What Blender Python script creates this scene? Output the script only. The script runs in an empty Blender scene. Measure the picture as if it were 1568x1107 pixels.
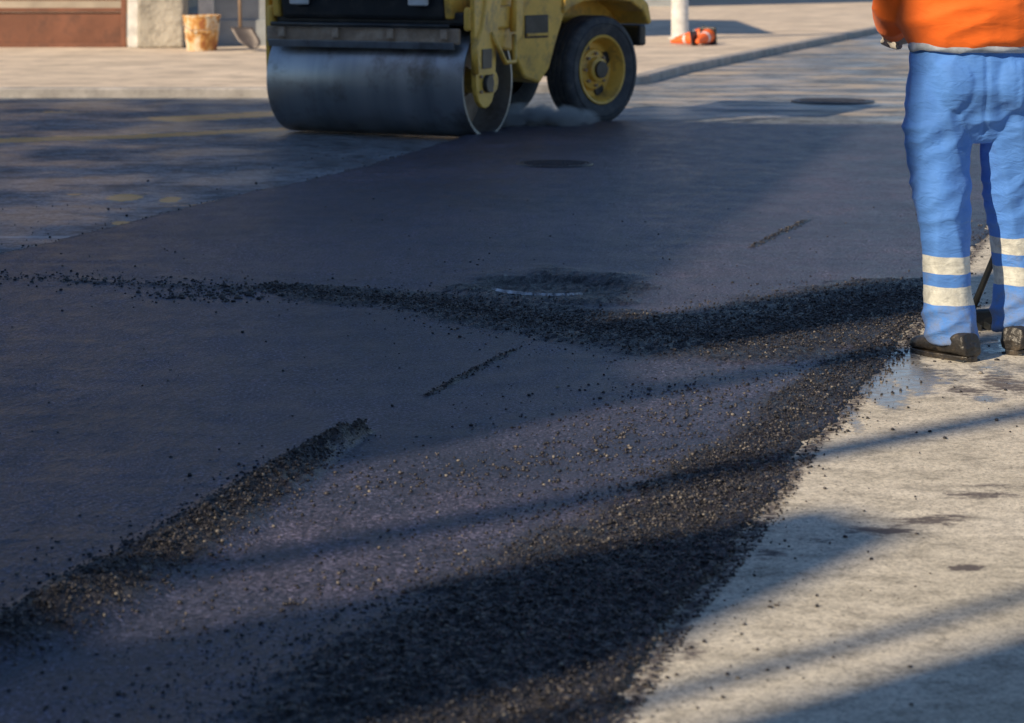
import bpy, math, random, bmesh
import numpy as np
from mathutils import Vector, Matrix, noise as mnoise
random.seed(4); rng=np.random.default_rng(7)
scene=bpy.context.scene
# ------------------------------------------------------------------ constants
CAM_H=1.3; FPX=3700.0
def G(px,py):
    """ground position (metres) surveyed from the photograph"""
    d=FPX*CAM_H/(py+87.0); return ((px-784.0)*d/FPX, d)
PHI=math.radians(40); ELEV=math.radians(33)
cP,sP=math.cos(PHI),math.sin(PHI)
def TN(t,n): return (t*cP-n*sP, t*sP+n*cP)

# ------------------------------------------------------------------ helpers
def link(o,parent=None):
    scene.collection.objects.link(o)
    if parent is not None: o.parent=parent
    return o
def empty(name,loc=(0,0,0),rz=0):
    e=bpy.data.objects.new(name,None); e.location=loc; e.rotation_euler=(0,0,rz); e.empty_display_size=.2
    scene.collection.objects.link(e); return e
def mobj(name,verts,faces,mat=None,parent=None,smooth=False,loc=None,rot=None,bevel=0,seg=2):
    me=bpy.data.meshes.new(name); me.from_pydata([tuple(v) for v in verts],[],faces); me.update()
    o=bpy.data.objects.new(name,me); link(o,parent)
    if mat: me.materials.append(mat)
    if smooth: me.shade_smooth()
    if loc: o.location=loc
    if rot: o.rotation_euler=rot
    if bevel>0:
        b=o.modifiers.new('b','BEVEL'); b.width=bevel; b.segments=seg; b.limit_method='ANGLE'; b.angle_limit=math.radians(35)
    return o
def fastmesh(name,co,fc,mat=None,parent=None,smooth=False,attrs=None):
    me=bpy.data.meshes.new(name); k=fc.shape[1]
    me.vertices.add(len(co)); me.vertices.foreach_set('co',co.astype(np.float32).ravel())
    me.loops.add(fc.size); me.loops.foreach_set('vertex_index',fc.astype(np.int32).ravel())
    me.polygons.add(len(fc)); me.polygons.foreach_set('loop_start',np.arange(0,fc.size,k,dtype=np.int32))
    me.update(calc_edges=True); me.validate()
    if attrs:
        for n,a in attrs.items():
            at=me.attributes.new(n,'FLOAT','POINT'); at.data.foreach_set('value',a.astype(np.float32).ravel())
    if mat: me.materials.append(mat)
    if smooth: me.shade_smooth()
    o=bpy.data.objects.new(name,me); link(o,parent); return o
def box(name,c,s,mat,parent=None,rot=None,bevel=.008,seg=2):
    x,y,z=s[0]/2,s[1]/2,s[2]/2
    v=[(-x,-y,-z),(x,-y,-z),(x,y,-z),(-x,y,-z),(-x,-y,z),(x,-y,z),(x,y,z),(-x,y,z)]
    f=[(0,3,2,1),(4,5,6,7),(0,1,5,4),(1,2,6,5),(2,3,7,6),(3,0,4,7)]
    return mobj(name,v,f,mat,parent,loc=c,rot=rot,bevel=bevel,seg=seg)
def prism(name,poly,axis,a0,a1,mat,parent=None,bevel=.008):
    def P(u,v,a): return {'x':(a,u,v),'y':(u,a,v),'z':(u,v,a)}[axis]
    n=len(poly); v=[P(*p,a0) for p in poly]+[P(*p,a1) for p in poly]
    f=[tuple(range(n))[::-1],tuple(range(n,2*n))]+[(i,(i+1)%n,(i+1)%n+n,i+n) for i in range(n)]
    o=mobj(name,v,f,mat,parent,bevel=bevel)
    bm=bmesh.new(); bm.from_mesh(o.data); bmesh.ops.recalc_face_normals(bm,faces=bm.faces); bm.to_mesh(o.data); bm.free()
    return o
def lathe(name,prof,axis,mat,parent=None,loc=(0,0,0),seg=64,closed=False,sharp=35):
    v=[];f=[];m=len(prof)
    for i in range(seg):
        th=2*math.pi*i/seg; c,s=math.cos(th),math.sin(th)
        for r,a in prof:
            v.append({'x':(a,r*c,r*s),'y':(r*c,a,r*s),'z':(r*c,r*s,a)}[axis])
    for i in range(seg):
        j=(i+1)%seg
        for k in range(m-1+(1 if closed else 0)):
            k2=(k+1)%m; f.append((i*m+k,j*m+k,j*m+k2,i*m+k2))
    o=mobj(name,v,f,mat,parent,loc=loc)
    bm=bmesh.new(); bm.from_mesh(o.data); bmesh.ops.remove_doubles(bm,verts=bm.verts,dist=1e-5)
    bmesh.ops.recalc_face_normals(bm,faces=bm.faces)
    for e in bm.edges:
        if len(e.link_faces)==2 and e.calc_face_angle(0)>math.radians(sharp): e.smooth=False
    bm.to_mesh(o.data); bm.free()
    for p in o.data.polygons: p.use_smooth=True
    return o
def tube_data(path,radii,seg=14,flat=1.0):
    P=[Vector(p) for p in path]; n=len(P); v=[];f=[]
    if not hasattr(radii,'__len__'): radii=[radii]*n
    up=Vector((0,0,1)); prev=None
    for i in range(n):
        t=(P[min(i+1,n-1)]-P[max(i-1,0)]).normalized()
        if prev is None:
            a=t.cross(up); 
            if a.length<.1: a=t.cross(Vector((0,1,0)))
            a.normalize()
        else: a=(prev-t*prev.dot(t)).normalized()
        prev=a; b=t.cross(a)
        for k in range(seg):
            th=2*math.pi*k/seg; v.append(P[i]+a*(radii[i]*math.cos(th))+b*(radii[i]*flat*math.sin(th)))
    for i in range(n-1):
        for k in range(seg):
            k2=(k+1)%seg; f.append((i*seg+k,i*seg+k2,(i+1)*seg+k2,(i+1)*seg+k))
    f.append(tuple(range(seg))[::-1]); f.append(tuple(range((n-1)*seg,n*seg)))
    return v,f
def tube(name,path,radii,mat,parent=None,seg=14,flat=1.0):
    v,f=tube_data(path,radii,seg,flat); return mobj(name,v,f,mat,parent,smooth=True)
def rings_data(rings,seg=32,exp=1.0):
    v=[];f=[]
    for (x,y,z,rx,ry) in rings:
        for k in range(seg):
            th=2*math.pi*k/seg; c,s=math.cos(th),math.sin(th)
            c=math.copysign(abs(c)**exp,c); s=math.copysign(abs(s)**exp,s)
            v.append((x+rx*c,y+ry*s,z))
    n=len(rings)
    for i in range(n-1):
        for k in range(seg):
            k2=(k+1)%seg; f.append((i*seg+k,i*seg+k2,(i+1)*seg+k2,(i+1)*seg+k))
    f.append(tuple(range(seg))[::-1]); f.append(tuple(range((n-1)*seg,n*seg)))
    return v,f
def ell_data(c,r,seg=20,rg=12):
    v=[];f=[]
    for i in range(1,rg):
        ph=math.pi*i/rg
        for k in range(seg):
            th=2*math.pi*k/seg; v.append((c[0]+r[0]*math.sin(ph)*math.cos(th),c[1]+r[1]*math.sin(ph)*math.sin(th),c[2]-r[2]*math.cos(ph)))
    for i in range(rg-2):
        for k in range(seg):
            k2=(k+1)%seg; f.append((i*seg+k,i*seg+k2,(i+1)*seg+k2,(i+1)*seg+k))
    f.append(tuple(range(seg))[::-1]); f.append(tuple(range((rg-2)*seg,(rg-1)*seg)))
    return v,f
def fuse(name,parts,voxel,mat,parent=None,smooth=3,disp=None):
    """union of closed pieces into ONE continuous skin"""
    V=[];F=[]
    for v,f in parts:
        o=len(V); V+= [tuple(p) for p in v]; F+=[tuple(i+o for i in q) for q in f]
    tmp=mobj('tmp',V,F)
    m=tmp.modifiers.new('r','REMESH'); m.mode='VOXEL'; m.voxel_size=voxel
    s=tmp.modifiers.new('s','SMOOTH'); s.factor=.5; s.iterations=smooth
    dg=bpy.context.evaluated_depsgraph_get(); dg.update()
    me=bpy.data.meshes.new_from_object(tmp.evaluated_get(dg)); me.name=name
    bpy.data.objects.remove(tmp)
    if disp:
        no=[v.normal.copy() for v in me.vertices]
        for v,n in zip(me.vertices,no): v.co=v.co+n*disp(v.co,n)
        me.update()
    me.materials.clear(); me.materials.append(mat); me.shade_smooth()
    o=bpy.data.objects.new(name,me); link(o,parent); return o
_perm=rng.random((512,512))
def vn(x,y,s,o=0):
    x=np.asarray(x)*s+17.3*o+100; y=np.asarray(y)*s+9.1*o+100
    xi=np.floor(x).astype(int); yi=np.floor(y).astype(int); fx=x-xi; fy=y-yi
    fx=fx*fx*(3-2*fx); fy=fy*fy*(3-2*fy)
    a=_perm[xi%512,yi%512]; b=_perm[(xi+1)%512,yi%512]; c=_perm[xi%512,(yi+1)%512]; d=_perm[(xi+1)%512,(yi+1)%512]
    return (a*(1-fx)+b*fx)*(1-fy)+(c*(1-fx)+d*fx)*fy
def fbm(x,y,s,oct=4,o=0):
    r=0;a=.5
    for i in range(oct): r=r+a*vn(x,y,s*2**i,o+i); a*=.5
    return r/(1-.5**oct)
def sst(a,b,x):
    t=np.clip((x-a)/(b-a),0,1); return t*t*(3-2*t)
def segdist(X,Y,pts,rad):
    best=np.zeros_like(X)
    for (p,q,r0,r1) in zip(pts[:-1],pts[1:],rad[:-1],rad[1:]):
        dx,dy=q[0]-p[0],q[1]-p[1]; L=dx*dx+dy*dy+1e-9
        t=np.clip(((X-p[0])*dx+(Y-p[1])*dy)/L,0,1)
        D=np.hypot(X-p[0]-t*dx,Y-p[1]-t*dy); best=np.maximum(best,1-D/(r0+(r1-r0)*t))
    return np.clip(best,0,1)

# ------------------------------------------------------------------ materials
def newmat(name):
    m=bpy.data.materials.new(name); m.use_nodes=True; nt=m.node_tree
    return m,nt,nt.nodes['Principled BSDF']
def N(nt,t,**kw):
    n=nt.nodes.new(t)
    for k,v in kw.items():
        if k in n.inputs: n.inputs[k].default_value=v
        else: setattr(n,k,v)
    return n
def noiseN(nt,vec,scale,detail=4,rough=.55,dist=0):
    n=N(nt,'ShaderNodeTexNoise'); n.inputs['Scale'].default_value=scale; n.inputs['Detail'].default_value=detail
    n.inputs['Roughness'].default_value=rough; n.inputs['Distortion'].default_value=dist
    if vec is not None: nt.links.new(vec,n.inputs['Vector'])
    return n.outputs['Fac']
def ramp(nt,fac,stops):
    r=N(nt,'ShaderNodeValToRGB'); e=r.color_ramp.elements
    while len(e)<len(stops): e.new(.5)
    for el,(p,c) in zip(e,stops):
        el.position=p; el.color=(tuple(c)+(1,))[:4] if hasattr(c,'__len__') else (c,c,c,1)
    nt.links.new(fac,r.inputs[0]); return r.outputs['Color']
def mixc(nt,fac,a,b,mode='MIX'):
    m=N(nt,'ShaderNodeMix',data_type='RGBA',blend_type=mode)
    for s,v in ((m.inputs[0],fac),(m.inputs[6],a),(m.inputs[7],b)):
        if hasattr(v,'is_linked'): nt.links.new(v,s)
        else: s.default_value=v if not hasattr(v,'__len__') else (tuple(v)+(1,))[:4]
    return m.outputs[2]
def mathn(nt,op,a,b=0,clamp=False):
    m=N(nt,'ShaderNodeMath',operation=op); m.use_clamp=clamp
    for s,v in ((m.inputs[0],a),(m.inputs[1],b)):
        if hasattr(v,'is_linked'): nt.links.new(v,s)
        else: s.default_value=v
    return m.outputs[0]
def bump(nt,bs,h,dist,strength=1.0,prev=None):
    b=N(nt,'ShaderNodeBump'); b.inputs['Distance'].default_value=dist
    if hasattr(strength,'is_linked'): nt.links.new(strength,b.inputs['Strength'])
    else: b.inputs['Strength'].default_value=strength
    nt.links.new(h,b.inputs['Height'])
    if prev: nt.links.new(prev,b.inputs['Normal'])
    nt.links.new(b.outputs[0],bs.inputs['Normal']); return b.outputs[0]
def objco(nt): return N(nt,'ShaderNodeTexCoord').outputs['Object']
def scaled(nt,vec,s):
    m=N(nt,'ShaderNodeMapping'); m.inputs['Scale'].default_value=s; nt.links.new(vec,m.inputs['Vector']); return m.outputs[0]
def attr(nt,name): return N(nt,'ShaderNodeAttribute',attribute_name=name).outputs['Fac']
def simple(name,col,rough=.6,metal=0,var=.25,scale=8,dirt=None,dirtamt=.5,bumpd=.002,bs_scale=40,spec=.5):
    m,nt,b=newmat(name); co=objco(nt)
    lo=tuple(c*(1-var) for c in col); hi=tuple(min(1,c*(1+var)) for c in col)
    c=ramp(nt,noiseN(nt,co,scale,4,.6),[(.3,lo),(.7,hi)])
    if dirt:
        f=ramp(nt,noiseN(nt,co,scale*.6+3,6,.7),[(.5,0.0),(.68,1.0)])
        c=mixc(nt,mathn(nt,'MULTIPLY',f,dirtamt),c,dirt)
    nt.links.new(c,b.inputs['Base Color']); b.inputs['Roughness'].default_value=rough; b.inputs['Metallic'].default_value=metal
    b.inputs['Specular IOR Level'].default_value=spec
    if bumpd: bump(nt,b,noiseN(nt,co,bs_scale,3,.6),bumpd)
    return m

def asphalt_mat(name):
    m,nt,b=newmat(name); co=objco(nt); cr=attr(nt,'coarse')
    big=noiseN(nt,co,.7,3,.6); mid=noiseN(nt,scaled(nt,co,(1,1,1)),6,5,.68); fine=noiseN(nt,co,110,3,.8)
    strk=noiseN(nt,scaled(nt,co,(7,1.0,1)),2.5,3,.65)
    base=ramp(nt,big,[(.34,(.034,.037,.060)),(.5,(.058,.056,.084)),(.66,(.086,.072,.100))])
    base=mixc(nt,.7,base,ramp(nt,mid,[(.35,.55),(.65,1.3)]),'MULTIPLY')
    base=mixc(nt,.6,base,ramp(nt,strk,[(.3,.62),(.7,1.25)]),'MULTIPLY')
    base=mixc(nt,1.0,base,ramp(nt,fine,[(.40,.22),(.50,.80),(.57,1.5),(.64,3.6)]),'MULTIPLY')
    dark=ramp(nt,noiseN(nt,co,100,3,.8),[(.40,(.005,.005,.007)),(.54,(.026,.024,.030)),(.64,(.12,.11,.11))])
    c=mixc(nt,cr,base,dark); nt.links.new(c,b.inputs['Base Color'])
    nt.links.new(ramp(nt,mid,[(.3,.32),(.7,.50)]),b.inputs['Roughness'])
    p=bump(nt,b,fine,.0060,.9)
    h=mathn(nt,'MULTIPLY',noiseN(nt,co,90,3,.75),cr); bump(nt,b,h,.018,1,p)
    return m
M_ASPH=asphalt_mat('fresh_asphalt_mat')
def stone_mat():
    m,nt,b=newmat('asphalt_crumbs_mat'); g=N(nt,'ShaderNodeNewGeometry')
    c=ramp(nt,g.outputs['Random Per Island'],[(0,(.010,.010,.013)),(.6,(.034,.031,.036)),(.92,(.10,.088,.085)),(1,(.26,.23,.19))])
    nt.links.new(c,b.inputs['Base Color']); b.inputs['Roughness'].default_value=.5; return m
M_STONE=stone_mat()
def pavement_mat():
    m,nt,b=newmat('concrete_pavement_mat'); co=objco(nt); wet=attr(nt,'wet'); tar=attr(nt,'tar')
    c=ramp(nt,noiseN(nt,co,1.6,5,.6),[(.3,(.54,.49,.39)),(.55,(.66,.60,.49)),(.75,(.74,.68,.57))])
    c=mixc(nt,.8,c,ramp(nt,noiseN(nt,scaled(nt,co,(1.2,1.8,1)),7,6,.74),[(.36,.50),(.5,.94),(.62,1.1)]),'MULTIPLY')
    c=mixc(nt,1.0,c,ramp(nt,noiseN(nt,co,110,3,.8),[(.38,.58),(.5,1.0),(.62,1.16)]),'MULTIPLY')
    pit=N(nt,'ShaderNodeTexVoronoi'); pit.inputs['Scale'].default_value=26; nt.links.new(co,pit.inputs['Vector'])
    c=mixc(nt,1,c,ramp(nt,pit.outputs['Distance'],[(.05,.35),(.12,1.0)]),'MULTIPLY')
    n1=noiseN(nt,scaled(nt,co,(1,1.8,1)),24,5,.76)
    tf=ramp(nt,mathn(nt,'ADD',tar,mathn(nt,'MULTIPLY',n1,.9)),[(.72,0.0),(.86,1.0)])
    c=mixc(nt,mathn(nt,'MULTIPLY',tf,.9),c,(.075,.060,.062))
    wf=ramp(nt,mathn(nt,'ADD',wet,mathn(nt,'MULTIPLY',noiseN(nt,co,11,5,.70),.9)),[(.76,0.0),(.90,1.0)])
    c=mixc(nt,mathn(nt,'MULTIPLY',wf,.75),c,(.15,.15,.15)); nt.links.new(c,b.inputs['Base Color'])
    r=mixc(nt,wf,(.85,.85,.85),ramp(nt,noiseN(nt,co,30,3,.6),[(.4,.10),(.6,.34)])); nt.links.new(r,b.inputs['Roughness'])
    bump(nt,b,noiseN(nt,co,60,4,.7),.004,mathn(nt,'SUBTRACT',.7,mathn(nt,'MULTIPLY',wf,.55)))
    return m
M_PAVE=pavement_mat()
def oldroad_mat():
    m,nt,b=newmat('worn_asphalt_mat'); co=objco(nt); orange_marks=attr(nt,'orange_marks'); wh=attr(nt,'white'); du=attr(nt,'dust')
    c=ramp(nt,noiseN(nt,scaled(nt,co,(.7,1.1,1)),.9,5,.65),[(.3,(.13,.15,.17)),(.5,(.20,.22,.24)),(.72,(.30,.32,.34))])
    c=mixc(nt,.9,c,ramp(nt,noiseN(nt,scaled(nt,co,(1,1.3,1)),5,6,.76),[(.40,.34),(.54,1.1)]),'MULTIPLY')
    c=mixc(nt,.9,c,ramp(nt,noiseN(nt,co,40,3,.78),[(.41,.45),(.56,1.2)]),'MULTIPLY')
    tan=ramp(nt,mathn(nt,'ADD',mathn(nt,'MULTIPLY',du,.08),noiseN(nt,scaled(nt,co,(.45,1.5,1)),1.6,6,.70)),[(.55,0.0),(.66,1.0)])
    c=mixc(nt,mathn(nt,'MULTIPLY',tan,mathn(nt,'MULTIPLY',du,.9)),c,(.54,.44,.33))
    mf=ramp(nt,mathn(nt,'ADD',orange_marks,mathn(nt,'MULTIPLY',noiseN(nt,scaled(nt,co,(1,1.6,1)),8,5,.76),1.0)),[(.90,0.0),(1.0,1.0)])
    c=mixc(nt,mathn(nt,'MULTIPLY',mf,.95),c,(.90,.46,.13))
    c=mixc(nt,mathn(nt,'MULTIPLY',wh,.6),c,(.6,.6,.6))
    nt.links.new(c,b.inputs['Base Color'])
    nt.links.new(ramp(nt,noiseN(nt,co,1.1,3,.6),[(.4,.30),(.65,.7)]),b.inputs['Roughness'])
    bump(nt,b,noiseN(nt,co,50,3,.75),.008,.8); return m
M_OLD=oldroad_mat()
M_GROUND=simple('earth_mat',(.20,.19,.17),.9,scale=.4,bs_scale=5,bumpd=.02)
M_SIDE=simple('sidewalk_mat',(.68,.56,.43),.85,scale=1.2,dirt=(.36,.30,.25),dirtamt=.7,bumpd=.006)
M_KERB=simple('kerb_mat',(.40,.37,.34),.8,scale=5,dirt=(.2,.19,.18),bumpd=.003)
M_YEL=simple('yellow_paint',(.84,.50,.085),.38,scale=6,dirt=(.24,.15,.07),dirtamt=.75,bumpd=.001,var=.14)
M_BLACK=simple('black_panel',(.022,.026,.03),.4,scale=6,dirt=(.10,.09,.08),dirtamt=.5,bumpd=.001)
M_RUB=simple('tire_rubber',(.05,.055,.064),.75,scale=10,dirt=(.17,.16,.14),dirtamt=.5,bumpd=.003)
M_RUSTBAR=simple('rusty_steel',(.34,.25,.18),.7,scale=12,dirt=(.52,.43,.34),dirtamt=.7,bumpd=.004)
M_RUST=simple('rust_gate_paint',(.21,.085,.048),.65,scale=2.5,dirt=(.10,.05,.035),dirtamt=.6,bumpd=.002)
M_LAMP=simple('headlamp_glass',(.6,.62,.62),.12,bumpd=0)
M_STUC=simple('stucco_mat',(.44,.40,.33),.9,scale=2.5,dirt=(.2,.18,.15),dirtamt=.8,bumpd=.03,bs_scale=10)
M_GREYW=simple('grey_plaster',(.33,.35,.36),.9,scale=2,bumpd=.006,bs_scale=12)
M_BEIGE=simple('beige_plaster',(.48,.41,.33),.9,scale=2,bumpd=.006,bs_scale=12)
M_WHITE=simple('white_paint',(.78,.76,.72),.55,scale=6,dirt=(.45,.4,.35),dirtamt=.4,bumpd=.001)
M_GLASS=simple('window_glass',(.03,.035,.04),.08,bumpd=0)
M_ROOF=simple('roof_tiles',(.25,.11,.07),.8,scale=8,bumpd=.02)
M_ORCONE=simple('cone_orange',(.95,.16,.03),.5,bumpd=.001,var=.1)
M_SKIN=simple('skin',(.45,.27,.19),.55,bumpd=.0005,bs_scale=200,var=.1)
M_HAIR=simple('hair',(.03,.02,.015),.6,scale=60,bumpd=.004,bs_scale=150)
M_GLOVE=simple('work_glove',(.42,.40,.37),.9,scale=30,bumpd=.001,bs_scale=300)
M_SHIRT=simple('shirt_grey',(.38,.43,.5),.9,scale=30,bumpd=.001)
M_BOOT=simple('work_boot',(.028,.025,.023),.42,scale=14,dirt=(.17,.13,.09),dirtamt=.7,bumpd=.004)
M_WOOD=simple('wood_handle',(.22,.14,.08),.6,scale=20,bumpd=.001)
def drum_mat():
    m,nt,b=newmat('drum_steel'); co=objco(nt)
    st=noiseN(nt,scaled(nt,co,(2.4,.25,.25)),2.0,4,.55)
    c=ramp(nt,st,[(.3,(.24,.27,.29)),(.5,(.34,.36,.38)),(.72,(.44,.45,.46))])
    c=mixc(nt,ramp(nt,noiseN(nt,co,3,6,.72),[(.5,0.0),(.66,.7)]),c,(.13,.11,.09))
    nt.links.new(c,b.inputs['Base Color']); b.inputs['Metallic'].default_value=.8
    nt.links.new(ramp(nt,st,[(.3,.34),(.7,.42)]),b.inputs['Roughness']); return m
M_DRUM=drum_mat()
def bucket_mat():
    m,nt,b=newmat('rusty_bucket_mat'); co=objco(nt)
    c=ramp(nt,noiseN(nt,scaled(nt,co,(1,1,.6)),8,6,.7),[(.44,(.78,.64,.44)),(.52,(.66,.34,.09)),(.62,(.36,.12,.04))])
    nt.links.new(c,b.inputs['Base Color']); b.inputs['Roughness'].default_value=.7; return m
M_BUCKET=bucket_mat()
def cloth(name,col,shade,bd=.008):
    m,nt,b=newmat(name); co=objco(nt)
    c=ramp(nt,noiseN(nt,co,7,4,.6),[(.3,tuple(v*shade for v in col)),(.65,col)])
    nt.links.new(c,b.inputs['Base Color']); b.inputs['Roughness'].default_value=.8
    b.inputs['Sheen Weight'].default_value=.1
    p=bump(nt,b,noiseN(nt,scaled(nt,co,(1,1,2.2)),16,3,.5,.8),bd,.6); bump(nt,b,noiseN(nt,co,420,2,.5),.0006,.5,p)
    return m,nt,b,co,c
M_ORANGE,_,_,_,_=cloth('orange_jacket_cloth',(1.0,.17,.012),.95,.004)
M_TROU,nt,b,co,c=cloth('blue_work_trousers_cloth',(.095,.28,.76),.78,.010)
sx=N(nt,'ShaderNodeSeparateXYZ'); nt.links.new(co,sx.inputs[0])
rightleg=mathn(nt,'GREATER_THAN',sx.outputs['X'],1.475)
zz=mathn(nt,'SUBTRACT',sx.outputs['Z'],mathn(nt,'MULTIPLY',rightleg,.046))
zz=mathn(nt,'ADD',zz,mathn(nt,'MULTIPLY',mathn(nt,'SUBTRACT',noiseN(nt,co,9,2),.5),.016))
def band(z0,z1): return mathn(nt,'MULTIPLY',mathn(nt,'GREATER_THAN',zz,z0),mathn(nt,'LESS_THAN',zz,z1))
bands=mathn(nt,'ADD',band(.270,.323),band(.172,.230),True)
grime=ramp(nt,mathn(nt,'SUBTRACT',noiseN(nt,co,14,5,.72),mathn(nt,'MULTIPLY',sx.outputs['Z'],.9)),[(.28,0.0),(.55,.75)])
c=mixc(nt,grime,c,(.20,.20,.20)); bc=mixc(nt,ramp(nt,noiseN(nt,co,30,4,.7),[(.4,1.0),(.7,0.0)]),(.46,.46,.42),(.74,.74,.66))
c=mixc(nt,bands,c,mixc(nt,mathn(nt,'MULTIPLY',grime,.5),bc,(.25,.24,.22)))
nt.links.new(c,b.inputs['Base Color'])

# ------------------------------------------------------------------ ground & roads
g=mobj('ground',[(-300,-150,-.03),(300,-150,-.03),(300,500,-.03),(-300,500,-.03)],[(0,1,2,3)],M_GROUND)
def XR(d):
    pts=[(1.0,-.55),(2.5,-.22),(3.3,-.02),(4.03,.18),(4.6,.318),(5.13,.48),(5.61,.616),(6.19,.763),(6.62,.905),(7.6,1.205),(8.06,1.34),(11,2.19),(17.6,4.1),(30,7.7)]
    return np.interp(d,[p[0] for p in pts],[p[1] for p in pts])
def XL(d):
    pts=[(1.0,-4.7),(9.87,-2.09),(11.7,-1.53),(13.7,-.86),(16.0,-.30),(17.6,.25)]
    return np.interp(d,[p[0] for p in pts],[p[1] for p in pts])
W1=([G(*p) for p in [(-160,1050),(0,992),(110,945),(200,893),(330,812),(420,750),(490,700),(560,668)]],[.13,.13,.14,.15,.13,.11,.07,.02])
W2=([G(*p) for p in [(1400,482),(1330,545),(1230,625),(1130,730),(1060,840),(980,920),(880,1030),(790,1110),(660,1250)]],[.10,.12,.15,.17,.19,.2,.22,.25,.25])
W3=([G(*p) for p in [(420,448),(520,462),(640,468),(760,485),(900,500),(1010,512),(1110,525),(1200,510),(1300,480),(1400,455)]],[.10,.26,.26,.34,.42,.48,.54,.6,.6,.5])
W3b=([G(*p) for p in [(-100,440),(0,443),(240,450),(420,452),(480,462)]],[.05,.06,.09,.14,.16])
W4=([G(*p) for p in [(560,1130),(700,1010),(900,880),(1040,790),(1110,700)]],[.32,.34,.32,.24,.12])
W5=([G(*p) for p in [(650,612),(710,580),(790,540)]],[.012,.018,.012])
W6=([G(*p) for p in [(1150,384),(1195,360),(1235,340)]],[.02,.03,.018])
MH=(.165,9.04)
def coarse(X,Y):
    br=.30+1.4*fbm(X,Y,8,4,2)
    m=np.zeros_like(X)
    for W,k in ((W1,1.3),(W2,1.6),(W3,2.1),(W3b,.55),(W4,1.5),(W5,1.0),(W6,1.2)):
        m=np.maximum(m,np.clip(segdist(X,Y,*W)*k*br,0,1))
    mh=np.hypot(X-MH[0],(Y-MH[1])*.8); m=np.maximum(m,.85*sst(.50,.18,mh+.35*(fbm(X,Y,6,3)-.5)))
    return sst(.10,.8,m)
def zfresh(X,Y,fine=True):
    base=.036-.026*sst(-2.2,1.0,X-(Y-9)*.28)
    und=.018*(fbm(X,Y,.8,3,5)-.5)+.004*(fbm(X,Y,5,2,6)-.5)
    w1=segdist(X,Y,*W1); w3=segdist(X,Y,*W3)
    z=base+und+.038*w1*(.45+1.1*fbm(X,Y,9,3,3))+.014*sst(0,.6,w3)*sst(0,2.0,X)
    cs=coarse(X,Y)
    mh=np.hypot(X-MH[0],Y-MH[1]); z=z-.016*sst(.30,.20,mh)+.008*sst(.16,0,np.abs(mh-.38))
    if fine: z=z+cs*(.011*(vn(X,Y,60,7)-.5)+.009*(vn(X,Y,120,8)-.5)+.004)+.0022*(vn(X,Y,120,9)-.5)
    return z,cs
rows=[1.6]
while rows[-1]<17.3: rows.append(rows[-1]*1.0029+.0012)
rows=np.array(rows); NC=720
u=np.linspace(0,1,NC)
D=np.repeat(rows[:,None],NC,1); U=np.repeat(u[None,:],len(rows),0)
le=XL(D)+.05*(fbm(D,D*0,3,4,11)-.5)+.03*(vn(D,D*0,25,12)-.5); re=XR(D)+.09*(fbm(D,D*0,4,4,13)-.5)+.035*(vn(D,D*0,40,14)-.5)
Xg=le+(re-le)*U
Z,CS=zfresh(Xg,D)
edge=np.minimum(sst(0,.006,U),sst(1,.992,U)); Z=Z*edge+(-.012)*(1-edge)
Z[-1,:]=-.012; Z[-2,:]*=.5
R,C=D.shape; idx=np.arange(R*C).reshape(R,C)
fc=np.stack([idx[:-1,:-1],idx[:-1,1:],idx[1:,1:],idx[1:,:-1]],-1).reshape(-1,4)
CS=np.maximum(CS,.8*sst(.985,1.0,U)); CS=np.maximum(CS,.9*sst(.016,0,U))
fastmesh('fresh_asphalt_road',np.stack([Xg,D,Z],-1).reshape(-1,3),fc,M_ASPH,smooth=True,attrs={'coarse':CS})

rows2=[1.0]
while rows2[-1]<34: rows2.append(rows2[-1]*1.006+.004)
rows2=np.array(rows2); NC2=330; w=np.linspace(0,1,NC2)**1.8
D2=np.repeat(rows2[:,None],NC2,1); X2=XR(D2)-.12+w[None,:]*9
tar=np.zeros_like(D2); wet=np.zeros_like(D2)
def gs(X,Y,px,py,rx,ry,a=1): 
    x,y=G(px,py); return a*np.exp(-((X-x)/rx)**2-((Y-y)/ry)**2)
for (px,py,rx,ry,a) in [(1480,873,.045,.030,.75),(1290,965,.035,.02,.5),(1350,815,.12,.05,.52),(1420,800,.12,.05,.50),(1250,830,.07,.05,.38),(1180,850,.06,.08,.42),(1500,760,.14,.06,.45),(1450,790,.1,.04,.4),(1530,700,.15,.03,.35),(1540,590,.12,.3,.44),(1480,600,.1,.12,.45),(1430,575,.12,.2,.35),(1190,900,.05,.05,.35),(1060,1000,.04,.1,.4),(1520,745,.1,.03,.45)]:
    tar=np.maximum(tar,gs(X2,D2,px,py,rx,ry,a))
tar=np.maximum(tar,.40*np.exp(-((X2-XR(D2))/.05)**2))
for (px,py,rx,ry,a) in [(1375,560,.11,.6,.76),(1345,595,.09,.40,.70),(1450,580,.18,.2,.44),(1510,612,.08,.10,.52),(1540,570,.2,.3,.44),(1305,640,.04,.35,.5),(1500,530,.3,.3,.5)]:
    wet=np.maximum(wet,gs(X2,D2,px,py,rx,ry,a))
Z2=.004+.003*(fbm(X2,D2,2,3)-.5)
R2,C2=D2.shape; idx=np.arange(R2*C2).reshape(R2,C2)
fc=np.stack([idx[:-1,:-1],idx[:-1,1:],idx[1:,1:],idx[1:,:-1]],-1).reshape(-1,4)
fastmesh('concrete_pavement',np.stack([X2,D2,Z2],-1).reshape(-1,3),fc,M_PAVE,smooth=True,attrs={'tar':tar,'wet':wet})

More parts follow.
